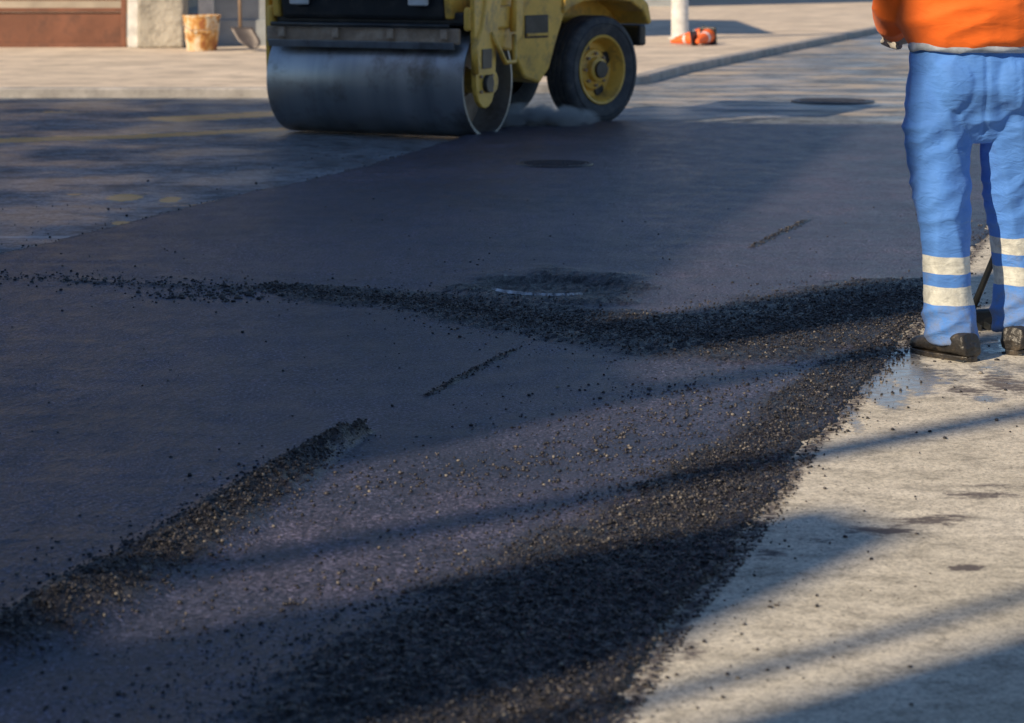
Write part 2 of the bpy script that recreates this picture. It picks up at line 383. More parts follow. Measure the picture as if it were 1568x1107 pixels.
xs=np.linspace(-14,14,560); ys=np.concatenate([np.linspace(2,9,60),np.linspace(9.05,24,460),np.linspace(24.2,130,160)])
Xo,Yo=np.meshgrid(xs,ys)
orange_marks=np.zeros_like(Xo); wh=np.zeros_like(Xo)
orange_marks=np.maximum(orange_marks,.58*sst(0,.9,segdist(Xo,Yo,[G(-200,222),G(0,213),G(200,207),G(430,196)],[.5,.5,.45,.4])))  # orange-brown streak in the road colour
orange_marks=np.maximum(orange_marks,.56*sst(0,.8,segdist(Xo,Yo,[G(280,180),G(430,172)],[.6,.6])))
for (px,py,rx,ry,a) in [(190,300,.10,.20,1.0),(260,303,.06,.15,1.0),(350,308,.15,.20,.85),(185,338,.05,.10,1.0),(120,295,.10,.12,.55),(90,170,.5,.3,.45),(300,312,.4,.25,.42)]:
    orange_marks=np.maximum(orange_marks,gs(Xo,Yo,px,py,rx,ry,a))
wh=np.maximum(wh,sst(0,.5,segdist(Xo,Yo,[G(-200,361),G(140,360)],[.05,.045])))
dust=sst(16,19,Yo)*sst(.2,1.6,Xo)+.45*sst(17,19.5,Yo)*sst(.2,-1,Xo)
idx=np.arange(Xo.size).reshape(Xo.shape)
fc=np.stack([idx[:-1,:-1],idx[:-1,1:],idx[1:,1:],idx[1:,:-1]],-1).reshape(-1,4)
fastmesh('old_road',np.stack([Xo,Yo,-.008+.006*(fbm(Xo,Yo,.7,2)-.5)],-1).reshape(-1,3),fc,M_OLD,smooth=True,attrs={'orange_marks':orange_marks,'white':wh,'dust':dust})

line=[(-30,20.5),(-2.0,20.6),(.3,21.3),(1.15,22.6),(1.62,24.4),(5.57,36.4),(13.5,60.5),(26,98)]
back=[(26,140),(-60,140),(-60,20.5)]
mobj('corner_sidewalk',[(x,y,.07) for x,y in line+back],[tuple(range(len(line)+len(back)))],M_SIDE)
kv=[];kf=[]
for i,(x,y) in enumerate(line):
    a=Vector(line[max(i-1,0)]); b_=Vector(line[min(i+1,len(line)-1)]); t=(b_-a).normalized(); n=Vector((t.y,-t.x))
    for (o,z) in ((.0,.074),(.13,.074),(.145,.06),(.15,-.03)): kv.append((x+n.x*o,y+n.y*o,z))
for i in range(len(line)-1):
    for k in range(3): kf.append((i*4+k,i*4+k+1,(i+1)*4+k+1,(i+1)*4+k))
mobj('kerb',kv,kf,M_KERB)

M_IRON=simple('cast_iron',(.05,.05,.062),.42,metal=.3,scale=20,dirt=(.05,.045,.05),bumpd=.002)
def manhole(loc,r,cover):
    e=empty('manhole_cover',loc)
    lathe('cover_plate',[(0,.004),(r*.86,.004),(r*.86,0),(r*.90,0),(r*.90,.006),(r,.006),(r*1.01,-.004)],'z',cover,e,seg=72)
    for k in range(-4,5):
        y=k*r*.18; L=math.sqrt(max(.0,(r*.8)**2-y*y))*2
        if L>.05: box('rib',(0,y,.006),(L,r*.05,.005),cover,e,bevel=.001)
    return e
zc,_=zfresh(np.array([.245]),np.array([13.9]),False)
manhole((.245,13.9,float(zc[0])+.003),.22,M_IRON)
manhole((2.64,19.9,.000),.34,M_IRON)
e=empty('manhole_cover',(MH[0],MH[1],.010))
M_BRIGHT=simple('scraped_steel',(.50,.51,.54),.5,metal=.3,scale=40,var=.5,dirt=(.03,.03,.035),dirtamt=1,bumpd=.003)
for (a0,a1,r,rw,zz_) in ((200,292,.25,.019,.014),(215,270,.225,.008,.010)):
    v=[];f=[];K=60
    for i in range(K+1):
        th=math.radians(a0+(a1-a0)*i/K); ww=rw*math.sin(math.pi*i/K)**.5*(.25+1.3*random.random()); r_=r+.004*random.random()
        for rr,z in ((r_-ww,zz_-.002),(r_+ww*.3,zz_+.004),(r_+ww,zz_-.004)): v.append((rr*math.cos(th),rr*math.sin(th),z))
    for i in range(K):
        for k in range(2): f.append((i*3+k,i*3+k+1,i*3+k+4,i*3+k+3))
    mobj('worn_rim',v,f,M_BRIGHT,e)

# ------------------------------------------------------------------ loose asphalt crumbs
t_=(1+5**.5)/2
ico=np.array([(-1,t_,0),(1,t_,0),(-1,-t_,0),(1,-t_,0),(0,-1,t_),(0,1,t_),(0,-1,-t_),(0,1,-t_),(t_,0,-1),(t_,0,1),(-t_,0,-1),(-t_,0,1)])/1.9
icf=np.array([(0,11,5),(0,5,1),(0,1,7),(0,7,10),(0,10,11),(1,5,9),(5,11,4),(11,10,2),(10,7,6),(7,1,8),(3,9,4),(3,4,2),(3,2,6),(3,6,8),(3,8,9),(4,9,5),(2,4,11),(6,2,10),(8,6,7),(9,8,1)])
def along(W,n,spread):
    P=np.array(W[0]); Rr=np.array(W[1]); L=np.hypot(*(P[1:]-P[:-1]).T); 
    k=rng.choice(len(L),n,p=L*(Rr[1:]+Rr[:-1])/np.sum(L*(Rr[1:]+Rr[:-1]))); t=rng.random(n)
    c=P[k]+(P[k+1]-P[k])*t[:,None]; r=Rr[k]+(Rr[k+1]-Rr[k])*t
    an=rng.random(n)*2*np.pi; q=np.abs(rng.normal(0,spread,n))
    return c+np.stack([np.cos(an),np.sin(an)],1)*(r*q)[:,None]
pts=[];siz=[]
def add(p,s0,s1,pw=3.0):
    pts.append(p); siz.append(s0+(s1-s0)*rng.random(len(p))**pw)
add(along(W1,9500,.5),.0013,.0052); add(along(W2,12000,.85),.0014,.0054); add(along(W3,23000,.45),.0018,.0056)
add(along(W4,15000,.9),.0014,.0052); add(along(W5,260,.9),.002,.005); add(along(W6,160,.7),.003,.006)
add(along(W3b,380,1.3),.0025,.008); add(along(([G(250,468),G(430,455)],[.12,.18]),260,.8),.003,.011)
add(along(W1,800,1.3),.002,.006); add(along(W2,1200,1.7),.002,.0065); add(along(W3,900,.9),.003,.0075)
c0=[G(*p) for p in [(1080,600),(900,700),(700,740),(560,760)]]
add(along((c0,[.35,.35,.3,.2]),1500,.8),.002,.0064)
add(along(([G(0,440),G(400,450)],[.15,.25]),260,.8),.003,.009)
sp=np.stack([rng.uniform(-3,2.5,1100),rng.uniform(3.5,12,1100)],1); add(sp,.0015,.0055)
sp=np.stack([rng.uniform(.2,3,170),rng.uniform(3.6,10,170)],1); add(sp,.002,.0065)
sp=np.stack([rng.normal(1.5,.35,160),rng.normal(7.0,.5,160)],1); add(sp,.002,.0075)
pe=np.stack([np.zeros(1600),rng.uniform(3.5,12,1600)],1); pe[:,0]=XR(pe[:,1])+rng.normal(-.01,.035,1600); add(pe,.0015,.007)
pe=np.stack([np.zeros(350),rng.uniform(6,15,350)],1); pe[:,0]=XL(pe[:,1])-np.abs(rng.normal(0,.04,350))+.03; add(pe,.002,.006)
pe=np.stack([np.zeros(70),rng.uniform(8,15,70)],1); pe[:,0]=XL(pe[:,1])-np.abs(rng.normal(0,.5,70)); add(pe,.003,.009)
Pp=np.concatenate(pts); Ss=np.concatenate(siz)
over=(Pp[:,0]-XR(Pp[:,1])); keep=(over<.03)|(rng.random(len(Pp))<.10)|((Pp[:,1]>6.3)&(over<.6)&(rng.random(len(Pp))<.3))
Pp=Pp[keep]; Ss=Ss[keep]
onroad=(Pp[:,0]<XR(Pp[:,1]))&(Pp[:,0]>XL(Pp[:,1]))
zz_,_=zfresh(Pp[:,0],Pp[:,1],True); zz_=np.where(onroad,zz_,np.where(Pp[:,0]>0,.005,-.006))
n=len(Pp)
jit=ico[None]*(1+rng.uniform(-.28,.28,(n,12,1)))
sc=Ss[:,None]*rng.uniform(.65,1.25,(n,3)); sc[:,2]*=.8
V=jit*sc[:,None,:]; an=rng.random(n)*6.28; ca,sa=np.cos(an)[:,None],np.sin(an)[:,None]
Vx=V[:,:,0]*ca-V[:,:,1]*sa; Vy=V[:,:,0]*sa+V[:,:,1]*ca
Vw=np.stack([Vx+Pp[:,0:1],Vy+Pp[:,1:2],V[:,:,2]+(zz_+Ss*.25)[:,None]],-1)
Fw=(icf[None]+12*np.arange(n)[:,None,None]).reshape(-1,3)
fastmesh('loose_asphalt_crumbs',Vw.reshape(-1,3),Fw,M_STONE)

# ------------------------------------------------------------------ road roller
DR=.375; DW=1.50
RL=empty('road_roller',(-.835,16.47,0),math.radians(-26))
hw=DW/2
lathe('drum_shell',[(DR-.022,-hw+.22),(DR-.022,-hw),(DR-.002,-hw),(DR,-hw+.004),(DR,hw-.004),(DR-.002,hw),(DR-.022,hw),(DR-.022,hw-.22)],'x',M_DRUM,RL,(0,0,DR),seg=128)
for s in (-1,1):
    lathe('drum_end_disc',[(0,s*(hw-.20)),(.10,s*(hw-.20)),(.10,s*(hw-.17)),(.13,s*(hw-.17)),(.13,s*(hw-.21)),(DR-.02,s*(hw-.22))],'x',M_RUSTBAR,RL,(0,0,DR),seg=64)
    lathe('drum_hub',[(0,s*(hw+.04)),(.075,s*(hw+.04)),(.08,s*(hw+.03)),(.08,s*(hw-.2))],'x',M_YEL,RL,(0,0,DR),seg=40)
    pl=[(-.31,.95),(-.30,.62),(-.28,.36)]
    for i in range(9):
        a=math.pi*(1+i/8); pl.append((-.14+.14*math.cos(a),.36+.155*math.sin(a)))
    pl+=[(.02,.55),(.06,.80),(.10,.95)]
    prism('yoke_plate',pl,'x',s*(hw+.02),s*(hw+.055),M_YEL,RL)
    lathe('yoke_boss',[(0,s*(hw+.085)),(.055,s*(hw+.085)),(.06,s*(hw+.075)),(.06,s*(hw+.055))],'x',M_BLACK,RL,(0,-.13,.37),seg=32)
    prism('yoke_slot',[(-.20,.47),(-.06,.47),(-.06,.60),(-.20,.60)],'x',s*(hw+.056),s*(hw+.062),M_BLACK,RL)
    for yy,zz1 in ((-.22,.32),(-.06,.32),(-.22,.42),(-.06,.42)):
        lathe('bolt',[(0,s*(hw+.07)),(.012,s*(hw+.07)),(.012,s*(hw+.055))],'x',M_RUSTBAR,RL,(0,yy,zz1),seg=6)
box('scraper_beam',(-.02,-.345,.685),(1.47,.05,.105),M_RUSTBAR,RL,bevel=.012)
box('scraper_blade',(-.02,-.378,.625),(1.42,.012,.05),M_DRUM,RL,rot=(.35,0,0),bevel=.003)
tube('spray_bar',[(-.7,-.39,.755),(.66,-.39,.755)],.014,M_BLACK,RL)
for x in (-.62,-.2,.22,.62): box('scraper_bracket',(x,-.378,.70),(.05,.04,.07),M_RUSTBAR,RL)
box('front_frame',(0,.0,.80),(1.44,.60,.09),M_BLACK,RL,bevel=.02)
box('frame_side_rail',(.755,.0,.80),(.05,.66,.16),M_YEL,RL,bevel=.02)
box('frame_side_rail_left',(-.755,.0,.80),(.05,.66,.16),M_YEL,RL,bevel=.02)
prism('nose_side_panel',[(-.345,.80),(-.37,.95),(-.35,1.12),(-.22,1.24),(.30,1.26),(.34,.80)],'x',-.715,-.665,M_YEL,RL,bevel=.012)
prism('nose_side_panel_right',[(-.345,.80),(-.37,.95),(-.35,1.12),(-.22,1.24),(.30,1.26),(.34,.80)],'x',.605,.655,M_YEL,RL,bevel=.012)
prism('nose_cover',[(-.33,.79),(-.36,.95),(-.34,1.12),(-.22,1.22),(.30,1.24),(.34,.79)],'x',-.66,.60,M_BLACK,RL,bevel=.03)
for x in (-.47,.44):
    lathe('headlamp',[(0,-.405),(.06,-.40),(.07,-.385),(.07,-.34)],'y',M_BLACK,RL,(x,0,.94),seg=32)
    box('headlamp_lens',(x,-.408,.925),(.15,.02,.075),M_LAMP,RL,bevel=.01)
box('grille',(0,-.36,1.0),(.5,.02,.14),M_BLACK,RL)
for i in range(5): box('grille_slat',(0,-.372,.95+i*.025),(.48,.012,.008),M_RUSTBAR,RL,bevel=.002)
tube('grab_rail',[(.80,-.28,.44),(.80,-.30,.62),(.80,-.20,.74),(.80,-.15,.90),(.80,-.15,1.5),(.78,.0,1.62)],.022,M_YEL,RL)
tube('grab_rail_rear',[(.80,.28,.70),(.80,.30,.9),(.80,.30,1.5),(.78,.2,1.62)],.022,M_YEL,RL)
tube('step_rail',[(.80,-.06,.70),(.83,.02,.58),(.83,.10,.50),(.83,.24,.50),(.80,.30,.68)],.018,M_YEL,RL)
for s,a,b2 in ((1,.66,.76),(-1,-.76,-.66)):
    prism('side_fender',[(-.05,.70),(.10,.60),(.34,.56),(.52,.66),(.55,1.0),(-.05,1.0)],'x',a,b2,M_YEL,RL,bevel=.02)
box('fender_recess',(.762,.22,.80),(.012,.28,.16),M_BLACK,RL,bevel=.01)
box('operator_platform',(0,.58,.86),(1.30,.5,.08),M_BLACK,RL,bevel=.01)
box('articulation_joint',(.0,.72,.55),(.26,.42,.34),M_BLACK,RL,bevel=.03)
tube('steering_cylinder',[(.28,.45,.58),(.30,1.0,.55)],.035,M_BLACK,RL)
tube('hydraulic_hose',[(.4,.30,.75),(.5,.5,.60),(.45,.75,.55),(.3,1.0,.65)],.015,M_BLACK,RL)
tube('hydraulic_hose_2',[(.5,.25,.72),(.6,.45,.50),(.55,.7,.5),(.4,.95,.6)],.013,M_BLACK,RL)
lathe('steering_wheel',[(.19+.014*math.cos(a),.014*math.sin(a)) for a in [i*math.pi/4 for i in range(8)]],'z',M_BLACK,RL,(0,.22,1.42),seg=40,closed=True)
tube('steering_column',[(0,.12,1.2),(0,.22,1.42)],.03,M_BLACK,RL)
box('seat_base',(0,.62,1.02),(.5,.48,.26),M_BLACK,RL,bevel=.04); box('seat_back',(0,.84,1.35),(.46,.12,.5),M_BLACK,RL,bevel=.05)
RR=empty('rear_unit'); RR.parent=RL
a26=math.radians(26)
wx,wy=.235+.835,17.78-16.47
lx=wx*math.cos(a26)-wy*math.sin(a26); ly=wx*math.sin(a26)+wy*math.cos(a26)
RR.location=(lx,ly,0); RR.rotation_euler=(0,0,math.radians(-17))
WR=.39
def wheel(x,s):
    h=.115
    lathe('tire',[(.235,-h*.75),(.30,-h),(.345,-h*1.02),(.375,-h*.93),(WR-.004,-h*.8),(WR,-h*.65),(WR,-.055),(WR-.014,-.052),(WR-.014,-.043),(WR,-.04),(WR,-.006),(WR-.014,-.004),(WR-.014,.004),(WR,.006),(WR,.04),(WR-.014,.043),(WR-.014,.052),(WR,.055),(WR,h*.65),(WR-.004,h*.8),(.375,h*.93),(.345,h*1.02),(.30,h),(.235,h*.75)],'x',M_RUB,RR,(x,0,WR),seg=96,sharp=50)
    lathe('sidewall_rib',[(.330,s*h*1.0),(.334,s*(h*1.02+.006)),(.340,s*h*1.0)],'x',M_RUB,RR,(x,0,WR),seg=72)
    lathe('rim',[(.238,s*h*.72),(.252,s*(h*.86)),(.245,s*(h*.92)),(.232,s*(h*.88)),(.215,s*h*.5),(.20,s*.0),(.19,s*-.01),(.155,s*-.01),(.14,s*.02),(.09,s*.03),(.085,s*.07),(.06,s*.08),(0,s*.08)],'x',M_YEL,RR,(x,0,WR),seg=72,sharp=28)
    lathe('wheel_hub_cap',[(.062,s*.08),(.06,s*.10),(0,s*.102)],'x',M_BLACK,RR,(x,0,WR),seg=32)
    for i in range(8):
        a=2*math.pi*i/8; lathe('wheel_nut',[(0,s*.05),(.012,s*.05),(.012,s*.02)],'x',M_RUSTBAR,RR,(x,.115*math.cos(a),WR+.115*math.sin(a)),seg=6)
    for i in range(4):
        a=2*math.pi*(i+.3)/4
        lathe('rim_hole',[(0,s*.004),(.046,s*.004),(.048,s*-.012)],'x',M_BLACK,RR,(x,.168*math.cos(a),WR+.168*math.sin(a)),seg=20)
wheel(.47,1); wheel(-.47,-1)
tube('rear_axle',[(-.42,0,WR),(.42,0,WR)],.07,M_BLACK,RR)
box('rear_frame',(0,-.55,.62),(.56,.95,.34),M_BLACK,RR,bevel=.03)
prism('engine_hood',[(-1.0,.80),(-1.0,1.22),(.35,1.25),(.52,1.1),(.55,.62),(.45,.55),(-.30,.78)],'x',-.42,.30,M_YEL,RR,bevel=.04)
tk=[(-.98,.98),(-.98,.55),(-.86,.36),(-.70,.32),(-.60,.42),(-.52,.62),(-.44,.80),(-.44,.98)]
prism('side_tank',tk,'x',.34,.60,M_YEL,RR,bevel=.02)
prism('side_tank_left',tk,'x',-.60,-.34,M_YEL,RR,bevel=.02)
box('tank_step_recess',(.602,-.74,.72),(.012,.24,.16),M_BLACK,RR,bevel=.02)
box('tank_step_plate',(.607,-.74,.665),(.03,.22,.02),M_YEL,RR,bevel=.004)
for s in (1,-1):
    fp=[(-.47,.80),(-.40,.84),(-.26,.885),(0,.90),(.26,.875),(.40,.80),(.46,.70),(.50,.72),(.46,.86),(.30,.97),(0,1.0),(-.47,1.0)]
    prism('wheel_fender',fp,'x',s*.30,s*.62,M_YEL,RR,bevel=.015)
box('rear_bumper',(.0,.60,.62),(.9,.08,.16),M_BLACK,RR,bevel=.02)
tube('exhaust',[(.2,.1,1.22),(.2,.1,1.55),(.2,.17,1.6)],.03,M_BLACK,RR)
for x in (-.55,.55): tube('rops_post',[(x,.62,.85),(x,.62,2.25)],.035,M_BLACK,RL)
box('rops_canopy',(0,.45,2.28),(1.35,1.5,.07),M_YEL,RL,bevel=.03)
for x in (-.55,.55): tube('canopy_post',[(x,-.2,1.2),(x,-.15,2.25)],.025,M_BLACK,RL)
# steam rising from the hot mat under the roller
ms=bpy.data.materials.new('steam_mat'); ms.use_nodes=True; nt=ms.node_tree; nt.nodes.clear()
out=nt.nodes.new('ShaderNodeOutputMaterial'); vs=nt.nodes.new('ShaderNodeVolumeScatter'); vs.inputs['Color'].default_value=(1,1,1,1)
tc=nt.nodes.new('ShaderNodeTexCoord'); nz=noiseN(nt,scaled(nt,tc.outputs['Object'],(1,1,2)),8,4,.65)
ln=N(nt,'ShaderNodeVectorMath',operation='LENGTH'); nt.links.new(scaled(nt,tc.outputs['Object'],(2.0,3.6,8.5)),ln.inputs[0])
fall=mathn(nt,'SUBTRACT',1.0,ln.outputs['Value'],True)
den=mathn(nt,'MULTIPLY',mathn(nt,'MULTIPLY',fall,ramp(nt,nz,[(.44,0.0),(.58,1.0)])),60.0)
nt.links.new(den,vs.inputs['Density']); nt.links.new(vs.outputs[0],out.inputs['Volume'])
v,f=ell_data((0,0,0),(.5,.28,.115)); mobj('steam',v,f,ms,None,loc=(.14,16.85,.08))

# ------------------------------------------------------------------ worker
WK=empty('road_worker',(0,0,0))
def ridge(v): return 1-abs(v)*2.4
def fold(p,n):
    z=p.z; x=p.x
    a=mnoise.noise(Vector((x*9+z*3,p.y*6,z*15-x*8)))
    k=math.exp(-((z-.50)/.08)**2)*.9+math.exp(-((z-.72)/.07)**2)*.9+math.exp(-((z-.10)/.07)**2)*1.2+.12
    big=mnoise.noise(Vector((x*5,p.y*5,z*3+3)))*.007
    v=ridge(mnoise.noise(Vector((x*15+z*1.5,p.y*9,z*1.8+5))))*.0085
    r=.010*ridge(a)*k+big+v-.004
    if z>.70 and n.y<-.2: r-=.006*math.exp(-((x-1.475)/.007)**2)
    if z>.6 and n.y<.2 and 1.575<x<1.675 and .79<z<.93: r+=.0035
    return r
legL=rings_data([(1.380,7.570,.052,.072,.080),(1.372,7.578,.11,.078,.086),(1.366,7.585,.22,.073,.084),(1.362,7.595,.34,.074,.088),(1.354,7.61,.48,.083,.098),(1.349,7.635,.60,.094,.110),(1.345,7.65,.72,.102,.125),(1.357,7.66,.84,.110,.13),(1.38,7.66,.92,.11,.12)])
legR=rings_data([(1.612,7.70,.070,.074,.080),(1.612,7.70,.13,.080,.086),(1.610,7.70,.24,.074,.084),(1.607,7.70,.36,.077,.088),(1.602,7.695,.48,.088,.098),(1.595,7.685,.60,.102,.112),(1.593,7.67,.72,.110,.125),(1.58,7.66,.84,.115,.13),(1.56,7.66,.92,.11,.12)])
pel=rings_data([(1.47,7.66,.68,.10,.07),(1.47,7.655,.74,.18,.12),(1.47,7.65,.84,.210,.148),(1.47,7.655,.93,.212,.145),(1.47,7.66,1.03,.20,.13)])
btL=ell_data((1.39,7.60,.86),(.095,.11,.11)); btR=ell_data((1.56,7.60,.86),(.095,.11,.11))
fuse('work_trousers',[legL,legR,pel,btL,btR],.0065,M_TROU,WK,4,fold)
def jfold(p,n):
    a=mnoise.noise(Vector((p.x*6,p.y*6,p.z*13))); b_=mnoise.noise(Vector((p.x*16,p.y*10,p.z*5)))
    return .006*ridge(a)*(1.1 if p.z<1.12 else .6)+.003*b_
tor=rings_data([(1.475,7.66,.972,.214,.157),(1.475,7.66,.995,.230,.170),(1.47,7.655,1.05,.250,.183),(1.47,7.655,1.16,.255,.184),(1.475,7.66,1.30,.24,.155),(1.475,7.67,1.40,.225,.135),(1.475,7.68,1.46,.16,.10),(1.475,7.685,1.52,.075,.075)])
armL=tube_data([(1.29,7.67,1.40),(1.235,7.67,1.30),(1.205,7.66,1.15),(1.21,7.70,1.10),(1.225,7.80,1.05),(1.245,7.88,1.025)],[.078,.07,.062,.060,.052,.046],16)
armR=tube_data([(1.66,7.67,1.40),(1.73,7.67,1.30),(1.775,7.66,1.15),(1.775,7.71,1.08),(1.755,7.82,1.0),(1.745,7.90,.96)],[.078,.07,.064,.062,.052,.046],16)
fuse('orange_jacket',[tor,armL,armR],.008,M_ORANGE,WK,4,jfold)
v,f=rings_data([(1.475,7.655,.962,.218,.158),(1.475,7.655,.975,.220,.160),(1.475,7.655,.990,.216,.155)],48)
v=[(x,y,z+.007*math.sin(i*1.3)*math.cos(i*.37)) for i,(x,y,z) in enumerate(v)]
mobj('shirt_hem',v,f,M_SHIRT,WK,smooth=True)
tube('hood',[(1.38,7.63,1.46),(1.42,7.585,1.44),(1.475,7.565,1.43),(1.53,7.585,1.44),(1.57,7.63,1.46)],[.03,.05,.055,.05,.03],M_ORANGE,WK)
def hand(name,c,grip,side,mat):
    c=Vector(c); ax=Vector(grip).normalized()
    fw=Vector((0,1,0)); fw=(fw-ax*fw.dot(ax)).normalized(); lat=ax.cross(fw)*side
    parts=[]
    def W(a,b_,d): return c+ax*a+fw*b_+lat*d
    parts.append(tube_data([W(0,-.075,.025),W(0,-.03,.032),W(0,.012,.034)],[.028,.038,.036],14,.55))
    for i,L in enumerate((.92,1.05,1.0,.80)):
        a=.030-.020*i
        parts.append(tube_data([W(a,.0,.034),W(a,.030*L,.028),W(a,.042*L,.004),W(a,.030*L,-.022),W(a,.006,-.026)],[.0098,.0095,.009,.0085,.0075],10))
    parts.append(tube_data([W(.03,-.045,.020),W(.044,-.022,.002),W(.046,.000,-.018),W(.040,.018,-.024)],[.013,.012,.0105,.009],10))
    return fuse(name,parts,.0035,mat,WK,2)
hand('right_hand',(1.745,7.96,.935),(.28,-.05,.8),1,M_GLOVE)
hand('left_hand',(1.250,7.93,1.0),(.3,.2,.9),-1,M_GLOVE)
fuse('neck_and_head',[ell_data((1.475,7.69,1.69),(.076,.096,.105)),ell_data((1.475,7.715,1.635),(.058,.075,.075)),rings_data([(1.475,7.685,1.47,.062,.062),(1.475,7.69,1.54,.056,.058),(1.475,7.695,1.62,.056,.06)]),
   ell_data((1.475,7.792,1.655),(.014,.02,.024)),ell_data((1.397,7.69,1.665),(.010,.02,.032)),ell_data((1.553,7.69,1.665),(.010,.02,.032)),ell_data((1.475,7.782,1.612),(.026,.012,.010)),
   ell_data((1.475,7.775,1.70),(.05,.014,.012))],.006,M_SKIN,WK,2)
for x in (1.447,1.503): v,f=ell_data((x,7.781,1.68),(.012,.008,.008)); mobj('eye',v,f,M_WHITE,WK,smooth=True)
fuse('hair',[ell_data((1.475,7.672,1.715),(.082,.095,.098)),ell_data((1.475,7.63,1.66),(.066,.055,.07))],.006,M_HAIR,WK,1,lambda p,n:.003*mnoise.noise(p*60))
def boot(name,hx,hy,yaw,z0):
    e=empty(name,(hx,hy,z0),yaw); e.parent=WK; e.scale=(.86,.9,.66)
    prof=[(-.062,.042,.050),(-.045,.050,.11),(.0,.052,.12),(.05,.050,.105),(.10,.052,.082),(.15,.055,.070),(.19,.050,.060),(.215,.034,.045)]
    V=[];F=[];S=18
    for (y,hw_,h) in prof:
        for k in range(S):
            a=2*math.pi*k/S; c_,s_=math.cos(a),math.sin(a)
            c_=math.copysign(abs(c_)**.7,c_); s_=math.copysign(abs(s_)**.7,s_)
            V.append((hw_*c_,y,.022+h/2+h/2*s_))
    for i in range(len(prof)-1):
        for k in range(S): F.append((i*S+k,i*S+(k+1)%S,(i+1)*S+(k+1)%S,(i+1)*S+k))
    F.append(tuple(range(S))[::-1]); F.append(tuple(range((len(prof)-1)*S,len(prof)*S)))
    fuse('boot_upper',[(V,F),tube_data([(0,.02,.07),(0,.04,.18)],[.050,.050],16)],.005,M_BOOT,e,3,lambda p,n:.003*mnoise.noise(p*40))
    sol=[]
    for i in range(28):
        a=2*math.pi*i/28; yy=math.sin(a); xx=math.cos(a)
        w_=.057 if yy>0 else .050
        sol.append((w_*math.copysign(abs(xx)**.75,xx),.078+.146*math.copysign(abs(yy)**.85,yy)))
    prism('boot_sole',sol,'z',0,.026,M_BOOT,e,bevel=.004)
    box('boot_heel',(0,-.02,.004),(.085,.07,.012),M_BLACK,e,bevel=.003)
boot('left_boot',1.395,7.52,math.radians(36),.004)
boot('right_boot',1.605,7.64,math.radians(-42),.004)
RK=empty('asphalt_rake')
tube('handle',[(1.53,8.10,.04),(1.62,8.03,.30),(1.745,7.96,.935),(1.78,7.93,1.10)],.011,M_BLACK,RK)
box('rake_head',(1.56,8.12,.035),(.16,.025,.07),M_BLACK,RK,rot=(.2,0,.35),bevel=.006)
for i in range(5):
    a=-.07+i*.035; box('tine',(1.56+a*math.cos(.35),8.12+a*math.sin(.35)-.02,.014),(.008,.05,.026),M_BLACK,RK,rot=(.2,0,.35),bevel=.002)

# ------------------------------------------------------------------ background left
GT=empty('rusty_gate',(0,28.6,.07))
def gx(px,d=28.6): return (px-784)*d/FPX
box('lower_panel',((gx(-150)+gx(190))/2,0,.22),(gx(190)-gx(-150),.03,.38),M_RUST,GT)
box('mid_rail',((gx(-150)+gx(194))/2,-.02,.44),(gx(194)-gx(-150),.05,.05),M_RUST,GT)
box('bottom_rail',((gx(-150)+gx(194))/2,-.02,.02),(gx(194)-gx(-150),.05,.05),M_RUST,GT)
box('top_rail',((gx(-150)+gx(194))/2,-.02,1.45),(gx(194)-gx(-150),.05,.05),M_RUST,GT)
for px in (-148,190): box('stile',(gx(px),-.021,.73),(.06,.055,1.42),M_RUST,GT)
for z in (.56,.66,.76,.9,1.1,1.3): box('bar',((gx(-150)+gx(190))/2,0,z),(gx(190)-gx(-150),.02,.022),M_RUST,GT,bevel=.002)
GP=empty('gate_post',(gx(207),28.5,.07)); box('post',(0,0,1.0),(.12,.12,2.0),M_WHITE,GP,bevel=.01); box('post_cap',(0,0,2.02),(.18,.18,.06),M_WHITE,GP)
SW=empty('stucco_wall',(0,0,.07)); prism('wall',[(gx(217),0),(gx(286),0),(gx(286),2.2),(gx(217),2.2)],'y',28.3,28.75,M_STUC,SW,bevel=.03)
box('coping',((gx(217)+gx(286))/2,28.5,2.24),(.68,.55,.08),M_GREYW,SW)
def house(name,x0,x1,y0,y1,h,mat,wins=()):
    e=empty(name,(0,0,0)); 
    box('walls',((x0+x1)/2,(y0+y1)/2,h/2),(x1-x0,y1-y0,h),mat,e,bevel=.02)
    box('plinth',((x0+x1)/2,(y0+y1)/2,.2),(x1-x0+.06,y1-y0+.06,.36),M_GREYW,e,bevel=.01)
    prism('roof',[(x0-.4,h),(x1+.4,h),((x0+x1)/2,h+(x1-x0)*.22)],'y',y0-.4,y1+.4,M_ROOF,e)
    for (wx_,wz) in wins:
        box('window_frame',(wx_,y0-.02,wz),(1.1,.08,1.3),M_WHITE,e); box('window_pane',(wx_,y0-.065,wz),(.94,.02,1.14),M_GLASS,e,bevel=.002)
        box('mullion',(wx_,y0-.08,wz),(.05,.02,1.14),M_WHITE,e,bevel=.002); box('sill',(wx_,y0-.08,wz-.7),(1.3,.16,.06),M_WHITE,e)
    return e
hs=house('plaster_house',-3.75,-1.7,29.0,34.0,4.2,M_GREYW,wins=((-2.5,2.6),))
box('door_jamb',(-3.66,28.93,1.1),(.18,.12,2.2),M_WHITE,hs)
house('courtyard_house',-12,-4.6,31.5,38,5.2,M_BEIGE,wins=((-10,1.9),(-7.2,1.9),(-5.6,3.9),(-7.8,3.9)))
house('row_house',.9,3.4,47,58,6,M_GREYW,wins=((2.1,1.7),(2.1,4.2)))
house('row_house',3.6,12,84,96,6.5,M_BEIGE,wins=((5,1.8),(8,1.8),(5,4.5),(8,4.5)))
house('row_house',-12,.2,62,72,7,M_BEIGE,wins=((-9,1.8),(-5,1.8),(-2,4.5)))
BK=empty('rusty_bucket',(gx(309,27.7),27.7,.07))
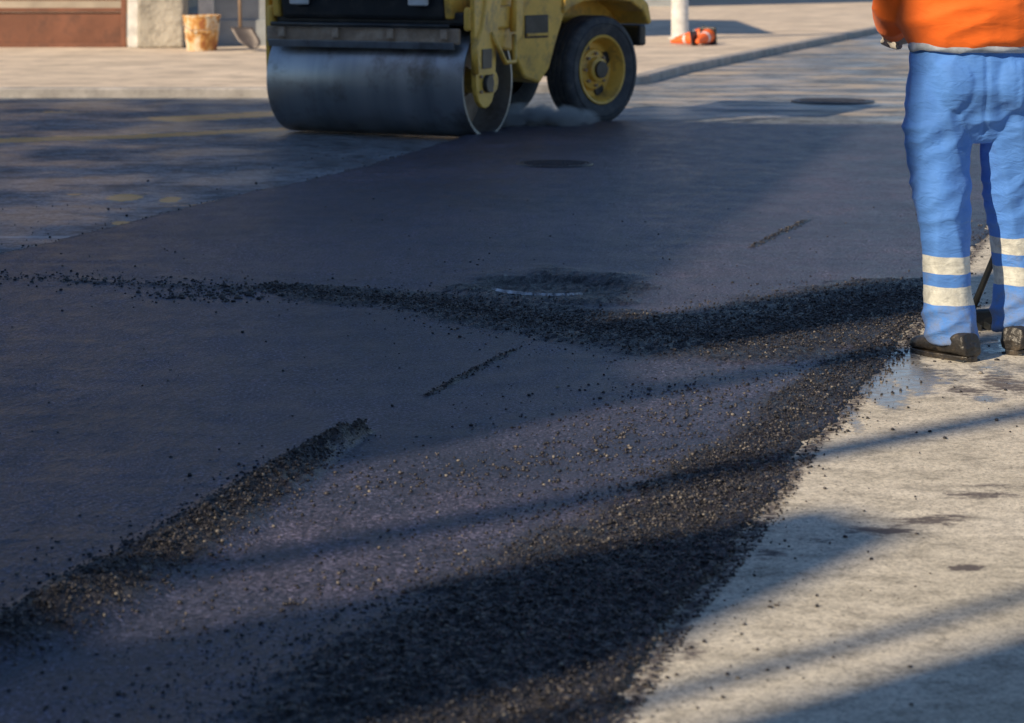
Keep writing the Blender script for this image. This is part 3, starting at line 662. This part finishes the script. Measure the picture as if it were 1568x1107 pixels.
lathe('bucket_body',[(0,.012),(.155,.012),(.165,0),(.172,.02),(.195,.20),(.199,.205),(.199,.225),(.196,.23),(.212,.385),(.222,.39),(.222,.405),(.207,.408),(.185,.10),(.16,.03),(0,.03)],'z',M_BUCKET,BK,seg=48)
tube('bucket_handle',[(-.21,0,.36),(-.2,-.14,.30),(-.1,-.225,.24),(.1,-.225,.24),(.2,-.14,.30),(.21,0,.36)],.006,M_RUSTBAR,BK)
SH=empty('shovel',(gx(368,27.6),27.6,.07))
tube('shaft',[(.0,.0,.26),(-.05,.35,.75),(-.13,.95,1.45)],.020,M_WOOD,SH)
sv=[];sf=[]
for i in range(9):
    t=i/8; wv=.13*(1-.8*max(0,(t-.55)/.45)**2)
    for k in range(7):
        q=k/6*2-1; sv.append((wv*q+.02+.16*t,-.02-.16*t-.03*q*q,.27-.24*t))
for i in range(8):
    for k in range(6): sf.append((i*7+k,i*7+k+1,(i+1)*7+k+1,(i+1)*7+k))
o=mobj('blade',sv,sf,simple('shovel_steel',(.12,.10,.09),.5,metal=.4,bumpd=.001),SH,smooth=True); m_=o.modifiers.new('s','SOLIDIFY'); m_.thickness=.006
PO=empty('white_post',((1041-784)*31.0/FPX,31.0,.07)); lathe('post_tube',[(0,0),(.15,0),(.15,.02),(.112,.03),(.112,3.2),(.09,3.24),(0,3.25)],'z',M_WHITE,PO,seg=40)
M_CONEW=simple('cone_reflective',(.75,.75,.75),.4,bumpd=0)
def cone(x,y,rz,k=1.0,tilt=0):
    e=empty('traffic_cone',(x,y,.07+.12*k),rz); e.scale=(k,k,k); e.rotation_euler=(tilt,0,rz)
    lathe('cone_body',[(.10,0),(.082,.12)],'y',M_ORCONE,e,seg=32)
    lathe('cone_band',[(.083,.12),(.075,.16)],'y',M_CONEW,e,seg=32)
    lathe('cone_tip',[(.076,.16),(.030,.40),(.022,.405),(.0,.405)],'y',M_ORCONE,e,seg=32)
    box('cone_base',(0,-.012,0),(.24,.03,.24),M_BLACK,e,bevel=.02)
cx=lambda px,d:(px-784)*d/FPX
cone(cx(1080,29.6),29.6,math.radians(78),.95,-.18); cone(cx(1084,29.2),29.2,math.radians(155),.9,-.15); cone(cx(1062,29.0),29.0,math.radians(60),.75,-.15)

# ------------------------------------------------------------------ unseen added blocks and poles, outlines shaped to cast the road shadows
T=math.tan(ELEV); TP=-8.0
def block(name,prof,depth,mat,wins=True,off=0):  # unseen shadow caster, silhouette shaped to throw its shade on the road
    e=empty(name); n=len(prof); V=[]
    for t in (TP+off,TP+off-depth):
        V+=[(*TN(t,nn),(tm-TP-off)*T) for nn,tm in prof]+[(*TN(t,prof[-1][0]),-.02),(*TN(t,prof[0][0]),-.02)]
    k=n+2; F=[tuple(range(k)),tuple(range(k,2*k))[::-1]]+[(i,(i+1)%k+0,(i+1)%k+k,i+k) for i in range(k)]
    mobj('walls',V,F,mat,e)
    if wins:
        n0,n1=prof[0][0],prof[-1][0]; q=n0+1.2
        while q<n1-.8:
            for z in (1.6,4.2):  # windows only dress the unseen caster
                x,y=TN(TP+.01,q); box('window_frame',(x,y,z),(.08,.95,1.3),M_WHITE,e,rot=(0,0,PHI)); x,y=TN(TP+.05,q); box('window_pane',(x,y,z),(.03,.82,1.16),M_GLASS,e,rot=(0,0,PHI),bevel=.002)
            q+=2.2
    return e
block('building_shadow_caster',[(6.05,5.5),(7.13,6.95),(11.4,12.8),(12.8,11.9),(16.9,11.3),(18.2,9.8),(18.4,7)],5,M_BEIGE)  # roofline shaped for the long shade edge along the road
block('tower_shadow_caster',[(5.48,8.5),(5.75,9.3),(6.10,9.2)],1.2,M_GREYW,False,off=.25)  # added to cast the broad dark band across the road
block('low_shadow_caster',[(3.17,2.9),(3.30,3.4),(3.5,4.1),(3.80,4.15),(3.86,2.3),(4.1,2.4),(4.5,3.0),(4.8,3.5),(4.92,4.2),(5.0,4.8),(5.55,5.1)],2.5,M_GREYW,False)  # stepped outline shaped for the lit gaps between shadow bands
block('rear_shadow_caster',[(-7,9),(-2,12),(2.86,11.0)],6,M_BEIGE)  # added to keep the near foreground in shade
def pole2(n,w,h):
    x,y=TN(TP+.8,n); e=empty('pole_shadow_caster',(x,y,0)); lathe('pole_shaft',[(w*.55,0),(w*.45,h),(0,h+.02)],'z',M_GREYW,e,seg=20)  # unseen pole set to cast a thin shadow stripe
pole2(4.20,.13,11.5); pole2(5.06,.18,11.4); pole2(3.02,.07,11)

# ------------------------------------------------------------------ light, world, camera
w=bpy.data.worlds.new('World'); scene.world=w; w.use_nodes=True; nt=w.node_tree
bg=nt.nodes['Background']; sky=nt.nodes.new('ShaderNodeTexSky'); sky.sky_type='NISHITA'; sky.sun_disc=False
sky.sun_elevation=ELEV; sky.sun_rotation=math.radians(230); sky.air_density=1.0; sky.dust_density=.2; sky.ozone_density=5.0
nt.links.new(sky.outputs[0],bg.inputs[0]); bg.inputs[1].default_value=.11
L=bpy.data.lights.new('sun','SUN'); L.energy=5.0; L.angle=math.radians(.5); L.color=(1,.83,.60)
so=bpy.data.objects.new('sun',L); link(so)
dv=Vector((cP*math.cos(ELEV),sP*math.cos(ELEV),-math.sin(ELEV))); so.rotation_euler=dv.to_track_quat('-Z','Y').to_euler(); so.location=(-10,-8,12)
cam=bpy.data.cameras.new('camera'); co_=bpy.data.objects.new('camera',cam); link(co_)
co_.location=(0,0,CAM_H); co_.rotation_euler=(math.radians(90),0,0)
cam.sensor_width=36; cam.lens=36*FPX/1568; cam.shift_y=-(553.5+87)/1568; cam.clip_end=2000; cam.clip_start=.1
cam.dof.use_dof=True; cam.dof.focus_distance=7.6; cam.dof.aperture_fstop=6.3
scene.camera=co_
scene.view_settings.view_transform='Standard'; scene.view_settings.look='None'; scene.view_settings.exposure=0
